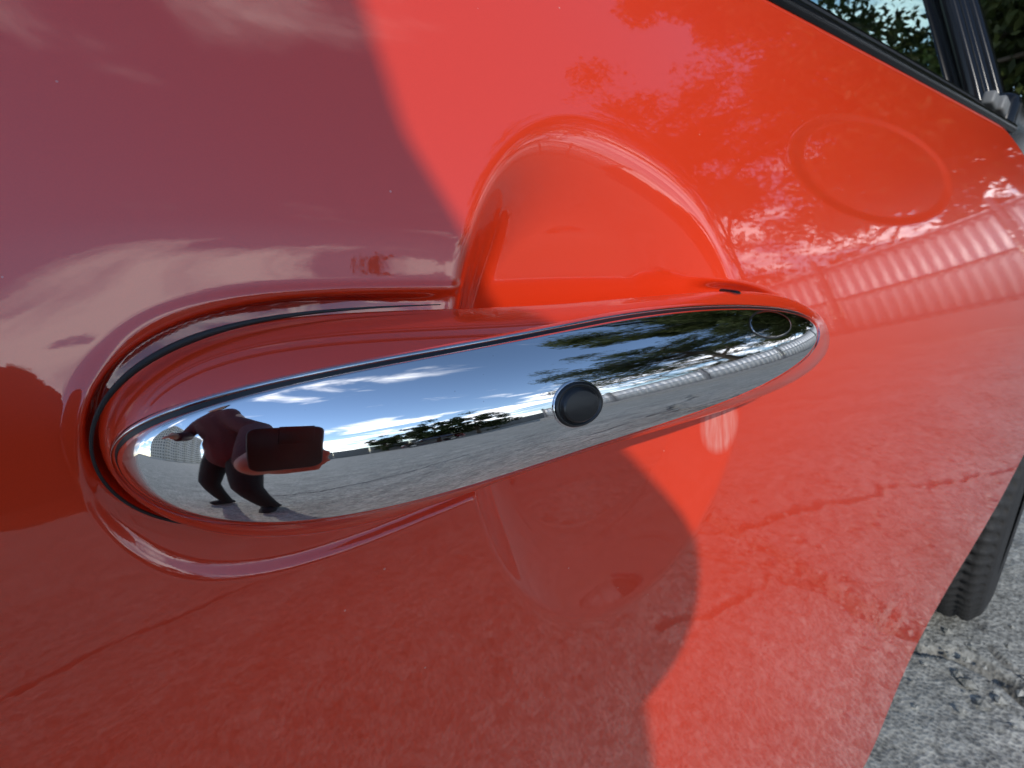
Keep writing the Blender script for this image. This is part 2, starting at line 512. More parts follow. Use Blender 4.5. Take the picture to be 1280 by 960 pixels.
# key cylinder cover near the far end
KX, KZ = .2285, -.0506
disc('lock_cover_gap', KX, KZ, .0178, .0052, lambda q: .00075, M_black, 8)
disc('lock_cover', KX, KZ, .0172, .0048, lambda q: .0010 + .0003 * (1 - q ** 2) - (.0006 if q > .97 else 0), M_chrome_darkrefl, 30)

# rubber seal over the near end; its lower run draws the contact shadow
sp = []
for th in np.linspace(R(97), R(262), 90):
    c, s = math.cos(th), math.sin(th)
    sp.append((HX + (HL + .0014) * np.sign(c) * abs(c) ** (2 / 5.0), 0, s))
pts = []
for xq in sp:
    x_ = xq[0]; a_ = (x_ - HX) / (HL + .0014)
    dz_ = HZ + HTILT * (x_ - HX) + (HW * float(tap(a_)) + .0016) * math.sqrt(max(0, 1 - float(aexp(np.array(a_))))) * (1 if xq[2] >= 0 else -1)
    pts.append(tuple(W(x_, dz_, .1515)))
sb = MB(); sb.tube(pts, [(.0010 - .0006 * float(sstep(18, 45, i))) * min(1, .15 + 4 * min(i, 89 - i) / 89) for i in range(90)], 8, True, (0, 1, 0)); sb.build('handle_seal_shade', M_rubber, Hm, smooth=True)
# black block added to draw the dark gap behind the handle's far end
lg = MB(); q = W(.2340, -.0405, .150); lg.box(tuple(q), (.004, .010, .0025), Matrix.Rotation(R(12), 3, 'Y')); lg.build('handle_gap_block', M_glossblack, Hm, bevel=.0015)

# ------------------------------------------------------------------ window and its trims
bx = np.linspace(-.95, .865, 90)
def sweep(name, prof, m, x0=-.95, x1=.865, parent=car, dz_add=0.0):
    bxs = np.linspace(x0, x1, 100)
    bz = .1175 - .080 * (bxs - .30)
    by = base_Y(bxs, bz)
    rows = []
    for (py, pz) in prof:
        rows.append(W(bxs, bz + pz + dz_add, by + py))
    return grid_obj(name, np.array(rows), m, parent, cu=True)
def loop_prof(y0, z0, y1, z1, r=.3):
    cy, cz = (y0 + y1) / 2, (z0 + z1) / 2; hy, hz = abs(y1 - y0) / 2, abs(z1 - z0) / 2
    return [(cy + hy * np.sign(math.cos(t)) * abs(math.cos(t)) ** r, cz + hz * np.sign(math.sin(t)) * abs(math.sin(t)) ** r) for t in np.linspace(0, 2 * math.pi, 16, endpoint=False)]
sweep('belt_trim', loop_prof(-.002, -.001, .018, .0100, .6), M_glossblack)
sweep('belt_weatherstrip', loop_prof(.012, .007, .028, .0210, .6), M_rubber)
sweep('belt_weatherstrip', loop_prof(.024, .018, .036, .0300, .6), M_glossblack)
# glass
m, node, put = mat('tinted_glass')
put('Base Color', (.50, .66, .66, 1)); put('Roughness', 0.0); put('Transmission Weight', 1.0); put('IOR', 1.45)
M_glass = m
t_ = m.node_tree; b_ = t_.nodes['Principled BSDF']; o_ = t_.nodes['Material Output']
tr = node('ShaderNodeBsdfTransparent', {'Color': (.34, .50, .49, 1)}); gl = node('ShaderNodeBsdfGlossy', {'Roughness': 0.0, 'Color': (1, 1, 1, 1)})
fr = node('ShaderNodeFresnel', {'IOR': 1.65}); ms = node('ShaderNodeMixShader', {0: fr.outputs[0], 1: tr.outputs[0], 2: gl.outputs[0]})
t_.links.new(ms.outputs[0], o_.inputs['Surface'])
gx = np.linspace(-.95, .86, 60); gzz = np.linspace(0, 1, 14)
GX, GT = np.meshgrid(gx, gzz, indexing='ij')
gz0 = .1175 - .080 * (GX - .30) + .012
gy0 = base_Y(GX, gz0 - .012) + .032
gl_ = W(GX, gz0 + GT * .40, gy0 + GT * .17 + .02 * GT * GT)
grid_obj('window_glass', gl_, M_glass, car)
# pillar at the far end of the window: black frame with run-channel ribs
def pillar(name, x0, x1, yoff, m, lift=.44, z0=.004, parent=car, n=10, lean=.0):
    rows = []
    for k in range(n + 1):
        q = k / n; z_ = z0 + lift * q
        c = [(x0, yoff), (x0 + .004, yoff - .004), (x1 - .004, yoff - .004), (x1, yoff), (x1, yoff + .02), (x0, yoff + .02)]
        bz = .1175 - .080 * (np.array([p[0] for p in c]) - .30)
        by = base_Y(np.array([p[0] for p in c]), bz)
        rows.append(W(np.array([p[0] for p in c]) + lean * q, bz + z_, by + np.array([p[1] for p in c]) + .17 * q * lift / .40 + .02 * q * q))
    return grid_obj(name, np.array(rows), m, parent, cv=True)
pil = pillar('window_pillar', .825, .925, .024, M_glossblack)
for (a_, b_, yo) in ((.823, .837, .016), (.851, .861, .017), (.873, .883, .017), (.901, .927, .014)):
    pillar('run_channel_rib', a_, b_, yo, M_glossblack, parent=pil)
for (x_, s_) in ((.785, 1.0), (.820, 1.15)):
    g = MB(); bz = .1175 - .08 * (x_ - .3); yb = float(base_Y(np.array([x_]), np.array([bz]))[0])
    g.box(tuple(W(x_, bz + .020, yb + .006)), (.018 * s_, .012, .014 * s_), Matrix.Rotation(R(20), 3, 'Y')); g.build('corner_clip', M_grey, pil, bevel=.003)
mb_ = MB(); mb_.box(tuple(W(.95, .055, .255)), (.16, .05, .10), Matrix.Rotation(R(14), 3, 'Y')); mb_.build('mirror_base', M_glossblack, car, bevel=.015)
# window surround top, roof edge and cabin interior
pillar('window_frame', -.95, .83, .012, M_glossblack, lift=.05, z0=.405, n=3)
rf = np.linspace(-.95, .85, 30); q = np.linspace(0, 1, 12)
RX, RQ = np.meshgrid(rf, q, indexing='ij')
rz = .1175 - .080 * (RX - .30) + .455 + .10 * np.sin(RQ * math.pi / 2) - .12 * np.clip((RX - .3), 0, 1) ** 2 * 1.5
ry = base_Y(RX, .1175 - .080 * (RX - .30)) + .20 + .62 * RQ
grid_obj('roof_edge', W(RX, rz, ry), M_paint, car)
st = MB()
st.box((.30, .42, 1.02), (.10, .26, .34), Matrix.Rotation(R(-8), 3, 'Y')); st.box((.30, .42, 1.25), (.08, .2, .14))
st.build('seat_back', M_dark, car, bevel=.03)
ip = MB(); ip.box((.0, .30, .62), (1.7, .04, .56)); ip.build('door_inner', M_dark, car)
fp = MB(); fp.box((.63, .62, 1.10), (.30, .10, .62), Matrix.Rotation(R(-10), 3, 'Y')); fp.build('inner_pillar', M_dark, car, bevel=.02)

# ------------------------------------------------------------------ wheel
WX, WY, WZ, WR, WW = 1.42, .155, .315, .315, .185
def wheel(parent, c, rad, width, steer, detail=True):
    cx_, cy_, cz_ = c
    rot = Matrix.Rotation(steer, 3, 'Z')
    prof = [(-.50, .66), (-.52, .80), (-.49, .90), (-.40, .975), (-.20, 1.0), (.20, 1.0), (.40, .975), (.49, .90), (.52, .80), (.50, .66)]
    dense = []
    for i in range(len(prof) - 1):
        for k in range(4):
            t = k / 4; dense.append((prof[i][0] * (1 - t) + prof[i + 1][0] * t, prof[i][1] * (1 - t) + prof[i + 1][1] * t))
    dense.append(prof[-1])
    n = 240
    rows = []
    for k in range(n):
        th = 2 * math.pi * k / n
        r_ = []
        for j, (u, q) in enumerate(dense):
            qq = q
            if detail and q > .93:
                if min(abs(abs(u) - .10), abs(abs(u) - .28)) < .03: qq -= .022
                if (k % 3) == 0 and abs(u) > .12: qq -= .026
            p = rot @ Vector((math.cos(th) * rad * qq, u * width, math.sin(th) * rad * qq))
            r_.append((cx_ + p.x, cy_ + p.y, max(cz_ + p.z, .002)))
        rows.append(r_)
    ty = grid_obj('wheel', np.array(rows), M_tyre, parent, cu=True, flip=True)
    ty['label'] = 'black ribbed tyre standing on the cracked ground'
    rim = MB()
    rp = []
    m_ = 60
    for (u, q) in ((-.46, .66), (-.44, .64), (-.30, .62), (.45, .60)):
        rp.append([(math.cos(2 * math.pi * k / m_) * rad * q, u * width, math.sin(2 * math.pi * k / m_) * rad * q) for k in range(m_)])
    v = [tuple(Vector(c) + rot @ Vector(p)) for r_ in rp for p in r_]
    f = [(i * m_ + k, i * m_ + (k + 1) % m_, (i + 1) * m_ + (k + 1) % m_, (i + 1) * m_ + k) for i in range(3) for k in range(m_)]
    rim.add(v, f)
    for s_ in range(5):
        th = 2 * math.pi * s_ / 5 + .3
        d = rot @ Vector((math.cos(th), 0, math.sin(th))); t2 = rot @ Vector((-math.sin(th), 0, math.cos(th))); nn = rot @ Vector((0, 1, 0))
        C0 = Vector(c) + nn * (-.38 * width)
        q = []
        for (rr, hw) in ((.05, .07), (.64, .05)):
            for sd in (-1, 1):
                for dp in (0, .12):
                    q.append(C0 + d * rr * rad + t2 * sd * hw * rad * 1.6 + nn * dp * width)
        rim.add(q, [(0, 2, 6, 4), (1, 5, 7, 3), (0, 4, 5, 1), (2, 3, 7, 6), (0, 1, 3, 2), (4, 6, 7, 5)])
    rim.build('rim', M_rimgrey, ty, smooth=False)
    return ty
M_rimgrey = simple('wheel_alloy', (.25, .25, .26), .3, metal=.9, scale=80)
wheel(car, (WX, WY, WZ), WR, WW, R(7))

# ------------------------------------------------------------------ ground
def axis(parts):
    return np.unique(np.round(np.concatenate(parts), 5))
gx = axis([np.linspace(.55, 2.6, 330), np.linspace(-.9, .55, 130), np.linspace(-3, -.9, 60), np.linspace(2.6, 7, 120), 7 + np.geomspace(.05, 700, 46), -3 - np.geomspace(.05, 700, 46)])
gy = axis([np.linspace(-.55, .75, 230), np.linspace(-2.1, -.55, 170), np.linspace(-4.5, -2.1, 60), np.linspace(.75, 3, 40), 3 + np.geomspace(.1, 700, 40), -4.5 - np.geomspace(.05, 700, 46)])
GX, GY = np.meshgrid(gx, gy, indexing='ij')
# wandering cracks, as polylines with their own width and depth
def wander(p0, p1, n, amp, seed):
    r_ = np.random.default_rng(seed); t = np.linspace(0, 1, n)
    p = np.outer(1 - t, p0) + np.outer(t, p1); d = np.array([-(p1[1] - p0[1]), p1[0] - p0[0]]); d = d / np.linalg.norm(d)
    w_ = np.cumsum(r_.normal(0, 1, n)); w_ = w_ - np.linspace(w_[0], w_[-1], n)
    return p + np.outer(w_ * amp, d)
cracks = [(wander((1.26, .32), (1.22, -.75), 40, .012, 3), .026, .040), (wander((1.22, -.75), (2.6, -1.9), 30, .03, 4), .016, .02),
          (wander((1.30, .02), (1.05, -.62), 24, .012, 5), .007, .012),
          (wander((-.8, -1.25), (.6, -1.85), 60, .012, 6), .014, .018), (wander((.6, -1.85), (2.4, -2.3), 40, .014, 7), .012, .014),
          (wander((.95, -.66), (1.53, -.46), 30, .010, 8), .013, .020), (wander((1.53, -.46), (2.4, -.10), 30, .012, 9), .013, .020),
          (wander((.80, -.40), (1.16, -.34), 24, .009, 10), .009, .013), (wander((1.16, -.34), (1.24, -.10), 20, .008, 11), .012, .018),
          (wander((1.35, .05), (1.9, .25), 20, .012, 12), .009, .012)]
Hh = .012 * fbm(GX * 1.3, GY * 1.3, 4, 1) + .016 * fbm(GX * 9, GY * 9, 5, 5) + .012 * np.maximum(0, fbm(GX * 40, GY * 40, 3, 9))
crack_mask = np.zeros_like(Hh)
for pl, wd, dp in cracks:
    dmin = np.full(GX.shape, 9.0)
    bxm = (GX > pl[:, 0].min() - .3) & (GX < pl[:, 0].max() + .3) & (GY > pl[:, 1].min() - .3) & (GY < pl[:, 1].max() + .3)
    gx_, gy_ = GX[bxm], GY[bxm]
    jx = gx_ + .03 * fbm(gx_ * 14, gy_ * 14, 3, 21); jy = gy_ + .03 * fbm(gx_ * 14 + 9, gy_ * 14, 3, 23)
    dm = np.full(gx_.shape, 9.0)
    for i in range(len(pl) - 1):
        a_ = pl[i]; b_ = pl[i + 1]; ab = b_ - a_
        t = np.clip(((jx - a_[0]) * ab[0] + (jy - a_[1]) * ab[1]) / (ab @ ab), 0, 1)
        dm = np.minimum(dm, np.hypot(jx - a_[0] - t * ab[0], jy - a_[1] - t * ab[1]))
    wv = wd * (.45 + 1.2 * vnoise(gx_ * 11, gy_ * 11, 31))
    crack_mask[bxm] = np.maximum(crack_mask[bxm], sstep(1.25, .5, dm / wv))
    Hh[bxm] += -dp * sstep(1, .25, dm / wv) + .010 * np.exp(-(dm / (wd * 4)) ** 2) * (fbm(gx_ * 30, gy_ * 30, 3, 40) + .25)
near_w = sstep(30, 4, np.hypot(GX - 1, GY + .5))
Hh = Hh * near_w - .004
foot = np.exp(-(((GX - WX) / .25) ** 2 + ((GY - WY) / .2) ** 2))
Hh = Hh * (1 - foot)
m, node, put = mat('cracked_concrete')
tcn = node('ShaderNodeTexCoord'); co = tcn.outputs['Object']
n1 = node('ShaderNodeTexNoise', {'Vector': co, 'Scale': 3.0, 'Detail': 8.0, 'Roughness': .6})
n2 = node('ShaderNodeTexNoise', {'Vector': co, 'Scale': 65.0, 'Detail': 6.0, 'Roughness': .7})
n3 = node('ShaderNodeTexVoronoi', {'Vector': co, 'Scale': 130.0})
r1 = node('ShaderNodeValToRGB', {'Fac': n1.outputs['Fac']})
r1.color_ramp.elements[0].position = .3; r1.color_ramp.elements[0].color = (.28, .278, .25, 1)
r1.color_ramp.elements[1].position = .72; r1.color_ramp.elements[1].color = (.46, .455, .41, 1)
r2 = node('ShaderNodeValToRGB', {'Fac': n2.outputs['Fac']})
r2.color_ramp.elements[0].position = .34; r2.color_ramp.elements[0].color = (.25, .25, .25, 1)
r2.color_ramp.elements[1].position = .60; r2.color_ramp.elements[1].color = (1, 1, 1, 1)
mm = node('ShaderNodeMix', {'Factor': .75, 'A': r1.outputs[0], 'B': r2.outputs[0]}, data_type='RGBA', blend_type='MULTIPLY')
r3 = node('ShaderNodeMapRange', {'Value': n3.outputs['Distance'], 'From Min': 0.0, 'From Max': .5, 'To Min': .62, 'To Max': 1.12})
mm2 = node('ShaderNodeMix', {'Factor': 1.0, 'A': mm.outputs['Result'], 'B': r3.outputs[0]}, data_type='RGBA', blend_type='MULTIPLY')
n4 = node('ShaderNodeTexNoise', {'Vector': co, 'Scale': 24.0, 'Detail': 7.0, 'Roughness': .72, 'Distortion': .6})
r4 = node('ShaderNodeMapRange', {'Value': n4.outputs['Fac'], 'From Min': .34, 'From Max': .52, 'To Min': .58, 'To Max': 1.08})
mm2 = node('ShaderNodeMix', {'Factor': 1.0, 'A': mm2.outputs['Result'], 'B': r4.outputs[0]}, data_type='RGBA', blend_type='MULTIPLY')
atn = node('ShaderNodeAttribute', attribute_name='crack_dark')
af = node('ShaderNodeMath', {0: atn.outputs['Fac'], 1: .40}, operation='MULTIPLY')  # darker colour mixed in along the cracks
mm3 = node('ShaderNodeMix', {'Factor': af.outputs[0], 'A': mm2.outputs['Result'], 'B': (.045, .040, .034, 1)}, data_type='RGBA')
put('Base Color', mm3.outputs['Result']); put('Roughness', .9); put('Specular IOR Level', .2)
ms_ = node('ShaderNodeMath', {0: n2.outputs['Fac'], 1: n3.outputs['Distance']}, operation='ADD')
bp = node('ShaderNodeBump', {'Height': ms_.outputs[0], 'Strength': .55, 'Distance': .006}); put('Normal', bp.outputs[0])
M_ground = m
g = grid_obj('ground', np.stack([GX, GY, Hh], -1), M_ground)
at = g.data.attributes.new('crack_dark', 'FLOAT', 'POINT'); at.data.foreach_set('value', crack_mask.astype(np.float32).ravel())
g['kind'] = 'structure'
# loose crumbs of broken concrete along the crack
st = MB(); r_ = np.random.default_rng(5)
for k in range(420):
    p_ = cracks[0][0][r_.integers(0, 40)] if k % 3 else np.array([r_.uniform(.8, 2.2), r_.uniform(-.7, .4)])
    cx_, cy_ = p_ + r_.normal(0, .045, 2); sz = .003 + .011 * r_.random() ** 3
    v_ = []
    for (a_, b_, c_) in ((1, 0, 0), (-1, 0, 0), (0, 1, 0), (0, -1, 0), (0, 0, 1), (0, 0, -1)):
        v_.append((cx_ + a_ * sz * r_.uniform(.7, 1.5), cy_ + b_ * sz * r_.uniform(.7, 1.5), sz * .3 + c_ * sz * r_.uniform(.5, .9)))
    st.add(v_, [(0, 2, 4), (2, 1, 4), (1, 3, 4), (3, 0, 4), (2, 0, 5), (1, 2, 5), (3, 1, 5), (0, 3, 5)])
so2 = st.build('gravel', M_ground); so2['kind'] = 'stuff'; so2['label'] = 'loose grey concrete crumbs lying along the ground crack'; so2['category'] = 'gravel'

# ------------------------------------------------------------------ trees (seen beyond the window and mirrored in paint and chrome)
def leaf_mat(name, c):
    m, node, put = mat(name)
    oi = node('ShaderNodeNewGeometry')
    mx = node('ShaderNodeMix', {'Factor': oi.outputs['Random Per Island'], 'A': tuple(x * .55 for x in c) + (1,), 'B': tuple(x * 1.5 for x in c) + (1,)}, data_type='RGBA')
    put('Base Color', mx.outputs['Result']); put('Roughness', .6); put('Specular IOR Level', .3)
    tl = node('ShaderNodeBsdfTranslucent', {'Color': mx.outputs['Result']})
    ms = node('ShaderNodeMixShader', {0: .3, 2: tl.outputs[0]})
    t = m.node_tree; b = t.nodes['Principled BSDF']
    t.links.new(b.outputs[0], ms.inputs[1]); t.links.new(ms.outputs[0], t.nodes['Material Output'].inputs['Surface'])
    return m
M_leaf = leaf_mat('olive_leaves', (.060, .075, .018))
M_leafd = leaf_mat('dark_leaves', (.045, .062, .018))
M_bark = simple('bark', (.10, .075, .05), .9, scale=12, bump=.5, var=.4)
def tree(name, label, x, y, h, rx, clear, nl, seed, m=M_leaf, leaf=.085, group=None, droop=0.0):
    r_ = np.random.default_rng(seed)
    t = empty(name, (x, y, 0), label, 'tree', group)
    tk = MB(); th = h * .72
    pts = [(x + r_.normal(0, .05) * i * .3, y + r_.normal(0, .05) * i * .3, th * i / 6 - .05) for i in range(7)]
    tk.tube(pts, [h * .026 * (1 - .12 * i) for i in range(7)], 9)
    tips = []
    nb = 26
    for b in range(nb):
        q = .25 + .75 * r_.random(); k = min(5, int(q * 6)); p = Vector(pts[k]).lerp(Vector(pts[k + 1]), q * 6 - k if q < 1 else 1)
        if p.z < clear * .8: p.z = clear * .8 + r_.random() * .4
        az = r_.random() * 2 * math.pi; L = rx * (.55 + .45 * r_.random()) * (1 - .25 * q)
        e = Vector((x + math.cos(az) * L, y + math.sin(az) * L, max(clear * .75, p.z + L * (.35 - droop * r_.random()))))
        mid = p.lerp(e, .5) + Vector((0, 0, L * .12))
        tk.tube([p, mid, e], [h * .010, h * .006, h * .002], 6)
        tips += [(mid, L * .35), (e, L * .30)]
        for s_ in range(3):
            e2 = e + Vector(r_.normal(0, 1, 3)) * L * .28; e2.z = max(e2.z, clear * .7); tk.tube([mid, e2], [h * .004, h * .0015], 5)
            tips.append((e2, L * .26))
    tips.append((Vector((x, y, h * .93)), rx * .3))
    tk.build('trunk', M_bark, t, smooth=True)
    C = np.array([tuple(p) for p, _ in tips]); S = np.array([s for _, s in tips])
    idx = r_.integers(0, len(C), nl)
    d = r_.normal(0, 1, (nl, 3)); d /= np.linalg.norm(d, axis=1)[:, None]
    P0 = C[idx] + d * (S[idx] * r_.random(nl) ** .5)[:, None] * np.array([1, 1, .62])
    P0[:, 2] = np.clip(P0[:, 2], clear * .55, None)
    u = r_.normal(0, 1, (nl, 3)); u /= np.linalg.norm(u, axis=1)[:, None]
    v = np.cross(u, r_.normal(0, 1, (nl, 3))); v /= np.linalg.norm(v, axis=1)[:, None]
    L = leaf * (.6 + .8 * r_.random(nl))[:, None]
    q = np.stack([P0 - u * L, P0 + v * L * .45, P0 + u * L, P0 - v * L * .45], 1)
    mesh_obj('crown', q.reshape(-1, 3), np.arange(nl * 4).reshape(-1, 4), m, t, smooth=False)
    return t
tree('broadleaf_tree', 'tall spreading olive green tree mirrored in the far end of the chrome handle', 11.0, .0, 12.5, 4.4, 2.3, 70000, 1, droop=.6)
tree('broadleaf_tree', 'dark leafy tree seen beyond the window pillar at the right edge', 13.5, 1.6, 11.0, 5.0, 1.6, 60000, 2, M_leafd, droop=.3)
tree('broadleaf_tree', 'dense dark tree standing behind the fence, reflected in the side glass', 14.0, -8.0, 13.0, 5.5, 1.8, 36000, 3, M_leafd, droop=.3)
tree('broadleaf_tree', 'leafy tree farther back between the two nearer trees', 17.0, -1.5, 13.5, 5.6, 1.6, 30000, 4, M_leafd, droop=.3)
for i, (x_, y_, h_, r_) in enumerate(((5.0, -18.0, 6.0, 2.2), (8.4, -19.0, 6.8, 2.5), (1.6, -22.0, 4.8, 2.1))):
    tree('broadleaf_tree', ('small bushy tree low on the mirrored horizon, nearest to the handle', 'rounded tree low on the mirrored horizon, right of the small bushy one', 'lowest tree on the mirrored horizon beside the clouds')[i], x_, y_, h_, r_, .6, 9000, 20 + i, M_leafd, leaf=.14, droop=.4)

# ------------------------------------------------------------------ corrugated fence ahead, mirrored in the paint
fence = empty('metal_fence', (7.6, -2.0, 0), 'pale corrugated metal fence with posts mirrored in the red paint', 'fence')
M_sheet = simple('galvanised_sheet', (.70, .70, .69), .45, metal=.25, scale=4, var=.15)
M_post = simple('fence_post_steel', (.16, .16, .17), .5, metal=.3, scale=10)
base = MB()
f0 = Vector((6.6, -9.0, 0)); f1 = Vector((8.4, 5.0, 0)); fd = (f1 - f0); fl = fd.length; fd.normalize(); fn = Vector((fd.y, -fd.x, 0))
npan = 7; pw = fl / npan
nw = 84
me_panel = None
for k in range(npan):
    a_ = f0 + fd * (k * pw + .06); rows = []
    for zc in (.42, 1.75):
        rows.append([tuple(a_ + fd * ((pw - .12) * j / nw) + fn * (.022 * math.sin(j * math.pi / 3)) + Vector((0, 0, zc))) for j in range(nw + 1)])
    so_ = grid_obj('fence_sheet', np.array(rows), M_sheet, fence, smooth=True)
    sm = so_.modifiers.new('thickness', 'SOLIDIFY'); sm.thickness = .004
    rl = MB()
    for zc in (.50, 1.15, 1.70):
        rl.tube([tuple(a_ + fn * -.045 + Vector((0, 0, zc))), tuple(a_ + fd * (pw - .12) + fn * -.045 + Vector((0, 0, zc)))], .02, 6)
    rl.build('fence_rail', M_post, fence)
for k in range(npan + 1):
    p = f0 + fd * (k * pw); b = MB(); b.box((p.x, p.y, .93), (.08, .08, 1.9)); b.build('fence_post', M_post, fence, bevel=.008)
kb = MB(); kb.box(tuple((f0 + f1) / 2 + Vector((0, 0, .19))), (.28, fl + .4, .44), Matrix.Rotation(-math.atan2(fd.x, fd.y), 3, 'Z')); kb.build('fence_plinth', simple('plinth_concrete', (.24, .24, .235), .9, scale=6, bump=.2), fence, bevel=.02)

# ------------------------------------------------------------------ apartment block far behind the photographer
ab = empty('apartment_building', (-86, -44, 0), 'pale many-storey apartment block mirrored in the near end of the chrome', 'building')
M_wall = simple('pale_panel_wall', (.50, .48, .44), .85, scale=.5, var=.1)
M_win = simple('dark_window_glass', (.05, .06, .075), .12, scale=.8, var=.5)
M_slab = simple('balcony_white', (.62, .60, .56), .8, scale=1, var=.1)
def block(c, L, D, H, rz, floors):
    rt = Matrix.Rotation(rz, 3, 'Z'); c = Vector(c)
    b = MB(); b.box(c + Vector((0, 0, H / 2)), (L, D, H), rt); b.build('wall', M_wall, ab)
    wn_ = MB(); bl = MB(); fh = (H - 1.0) / floors
    nx = int(L / 3.0); ny = int(D / 3.0)
    for i in range(floors):
        zc = .9 + fh * (i + .5)
        for s_ in (-1, 1):
            for k in range(nx):
                u = (k + .5) / nx * L - L / 2
                wn_.box(c + rt @ Vector((u, s_ * (D / 2 + .02), zc)), (1.7, .10, fh * .52), rt)
                if k % 4 in (1, 2): bl.box(c + rt @ Vector((u, s_ * (D / 2 + .6), zc - fh * .33)), (2.7, 1.2, fh * .30), rt)
            for k in range(ny):
                u = (k + .5) / ny * D - D / 2
                wn_.box(c + rt @ Vector((s_ * (L / 2 + .02), u, zc)), (.10, 1.6, fh * .52), rt)
    o = wn_.build('windows', M_win, ab); o['kind'] = 'stuff'
    o = bl.build('balconies', M_slab, ab); o['kind'] = 'stuff'
block((-86, -44, 0), 60, 15, 38, R(62), 13)
pp = MB(); pp.box((-86, -44, 38.6), (58, 13, 1.2), Matrix.Rotation(R(62), 3, 'Z')); pp.build('roof', M_slab, ab)

# ------------------------------------------------------------------ low grey wall along the far side of the yard
lw = empty('yard_wall', (10, -24, 0), 'long low grey concrete wall on the mirrored horizon', 'wall')
M_lw = simple('wall_concrete', (.20, .20, .195), .9, scale=2, bump=.2)
for k in range(16):
    b = MB(); b.box((-18 + 4.0 * k, -26.0 + .35 * k, 1.05), (3.94, .22, 2.1 + .05 * (k % 2)), Matrix.Rotation(math.atan2(.35, 4.0), 3, 'Z')); b.build('wall_panel', M_lw, lw, bevel=.02)

# ------------------------------------------------------------------ dark red parked hatchback mirrored in the chrome
def hatchback(name, label, loc, rz, paint):
    t = empty(name, loc, label, 'car')
    rt = Matrix.Rotation(rz, 3, 'Z'); L0 = Vector(loc)
    def T(p): return tuple(L0 + rt @ Vector(p))
    prof = [(-2.0, .34), (-2.03, .62), (-1.9, .92), (-1.78, 1.02), (-.9, 1.06), (.9, 1.0), (1.7, .86), (1.98, .66), (2.0, .36), (1.75, .22), (-1.75, .22)]
    ys = [-.80, -.86, -.88, -.88, .88, .88, .86, .80]
    ins_ = [.0, .35, .8, 1, 1, .8, .35, .0]
    def shell(pr, ys, sc_, cz):
        rows = []
        for y_, s_ in zip(ys, sc_):
            rows.append([T((x_ * (.94 + .06 * s_), y_, cz + (z_ - cz) * (.90 + .10 * s_))) for x_, z_ in pr])
        return np.array(rows)
    S = shell(prof, ys, ins_, .6)
    b = grid_obj('body', S, paint, t, cv=True)
    cabp = [(-1.80, 1.0), (-1.45, 1.42), (-1.1, 1.52), (.1, 1.53), (.45, 1.44), (1.0, 1.0)]
    C = []
    for y_, k in ((-.80, 0), (-.66, 1), (.66, 1), (.80, 0)):
        C.append([T((x_, y_ if z_ < 1.1 else y_ * (.80 if k == 0 else .80), z_ if k else (z_ if z_ < 1.1 else z_ - .05))) for x_, z_ in cabp])
    cb = grid_obj('cabin', np.array(C), paint, t)
    for s_ in (-1, 1):
        g_ = MB()
        for (x0, x1, xt0, xt1) in ((-1.42, -.5, -1.2, -.48), (-.42, .78, -.40, .36)):
            g_.add([T((x0, s_ * .815, 1.06)), T((x1, s_ * .815, 1.06)), T((xt1, s_ * .668, 1.43)), T((xt0, s_ * .668, 1.43))], [(0, 1, 2, 3)])
        g_.build('side_window', M_win, t)
        mr = MB(); mr.box(T((.78, s_ * 1.0, 1.07)), (.14, .24, .16), rt); mr.build('door_mirror', paint, t, bevel=.04)
        hl = MB(); hl.box(T((1.88, s_ * .66, .72)), (.16, .34, .14), rt); hl.build('headlight', M_chrome, t, bevel=.03)
        tl_ = MB(); tl_.box(T((-1.97, s_ * .70, .85)), (.10, .22, .26), rt); tl_.build('tail_light', paint, t, bevel=.03)
        for x_ in (-1.25, 1.25):
            wh = MB()
            n = 28; v = []; 
            for u, q in ((-.1, .0), (-.11, .20), (-.10, .29), (-.07, .31), (.07, .31), (.10, .29), (.11, .20), (.1, .0)):
                v += [T((x_ + math.cos(2 * math.pi * k / n) * max(q, .001), s_ * .80 + u, .31 + math.sin(2 * math.pi * k / n) * max(q, .001))) for k in range(n)]
            wh.add(v, [(i * n + k, i * n + (k + 1) % n, (i + 1) * n + (k + 1) % n, (i + 1) * n + k) for i in range(7) for k in range(n)])
            wo = wh.build('wheel', M_tyre, t, smooth=True)
            hb = MB()
            v = []
            for u, q in ((.112, .19), (.118, .10), (.118, .001)):
                v += [T((x_ + math.cos(2 * math.pi * k / n) * q, s_ * (.80 + u), .31 + math.sin(2 * math.pi * k / n) * q)) for k in range(n)]
            hb.add(v, [(i * n + k, i * n + (k + 1) % n, (i + 1) * n + (k + 1) % n, (i + 1) * n + k) for i in range(2) for k in range(n)])
            hb.build('rim', M_rimgrey, wo, smooth=True)
    ws = MB(); ws.add([T((1.0, -.70, 1.02)), T((1.0, .70, 1.02)), T((.50, .60, 1.43)), T((.50, -.60, 1.43))], [(0, 1, 2, 3)]); ws.add([T((p_[0] + .01, p_[1], p_[2] + .012)) for p_ in ((1.0, -.70, 1.02), (1.0, .70, 1.02), (.50, .60, 1.43), (.50, -.60, 1.43))], [(0, 1, 2, 3)]); ws.build('windscreen', M_win, t)
    return t
M_dred = simple('dark_red_paint', (.16, .012, .014), .25, scale=3, coat=1.0)
hatchback('parked_car', 'dark red hatchback parked across the yard, mirrored in the chrome', (4.2, -17.0, 0), R(184), M_dred)

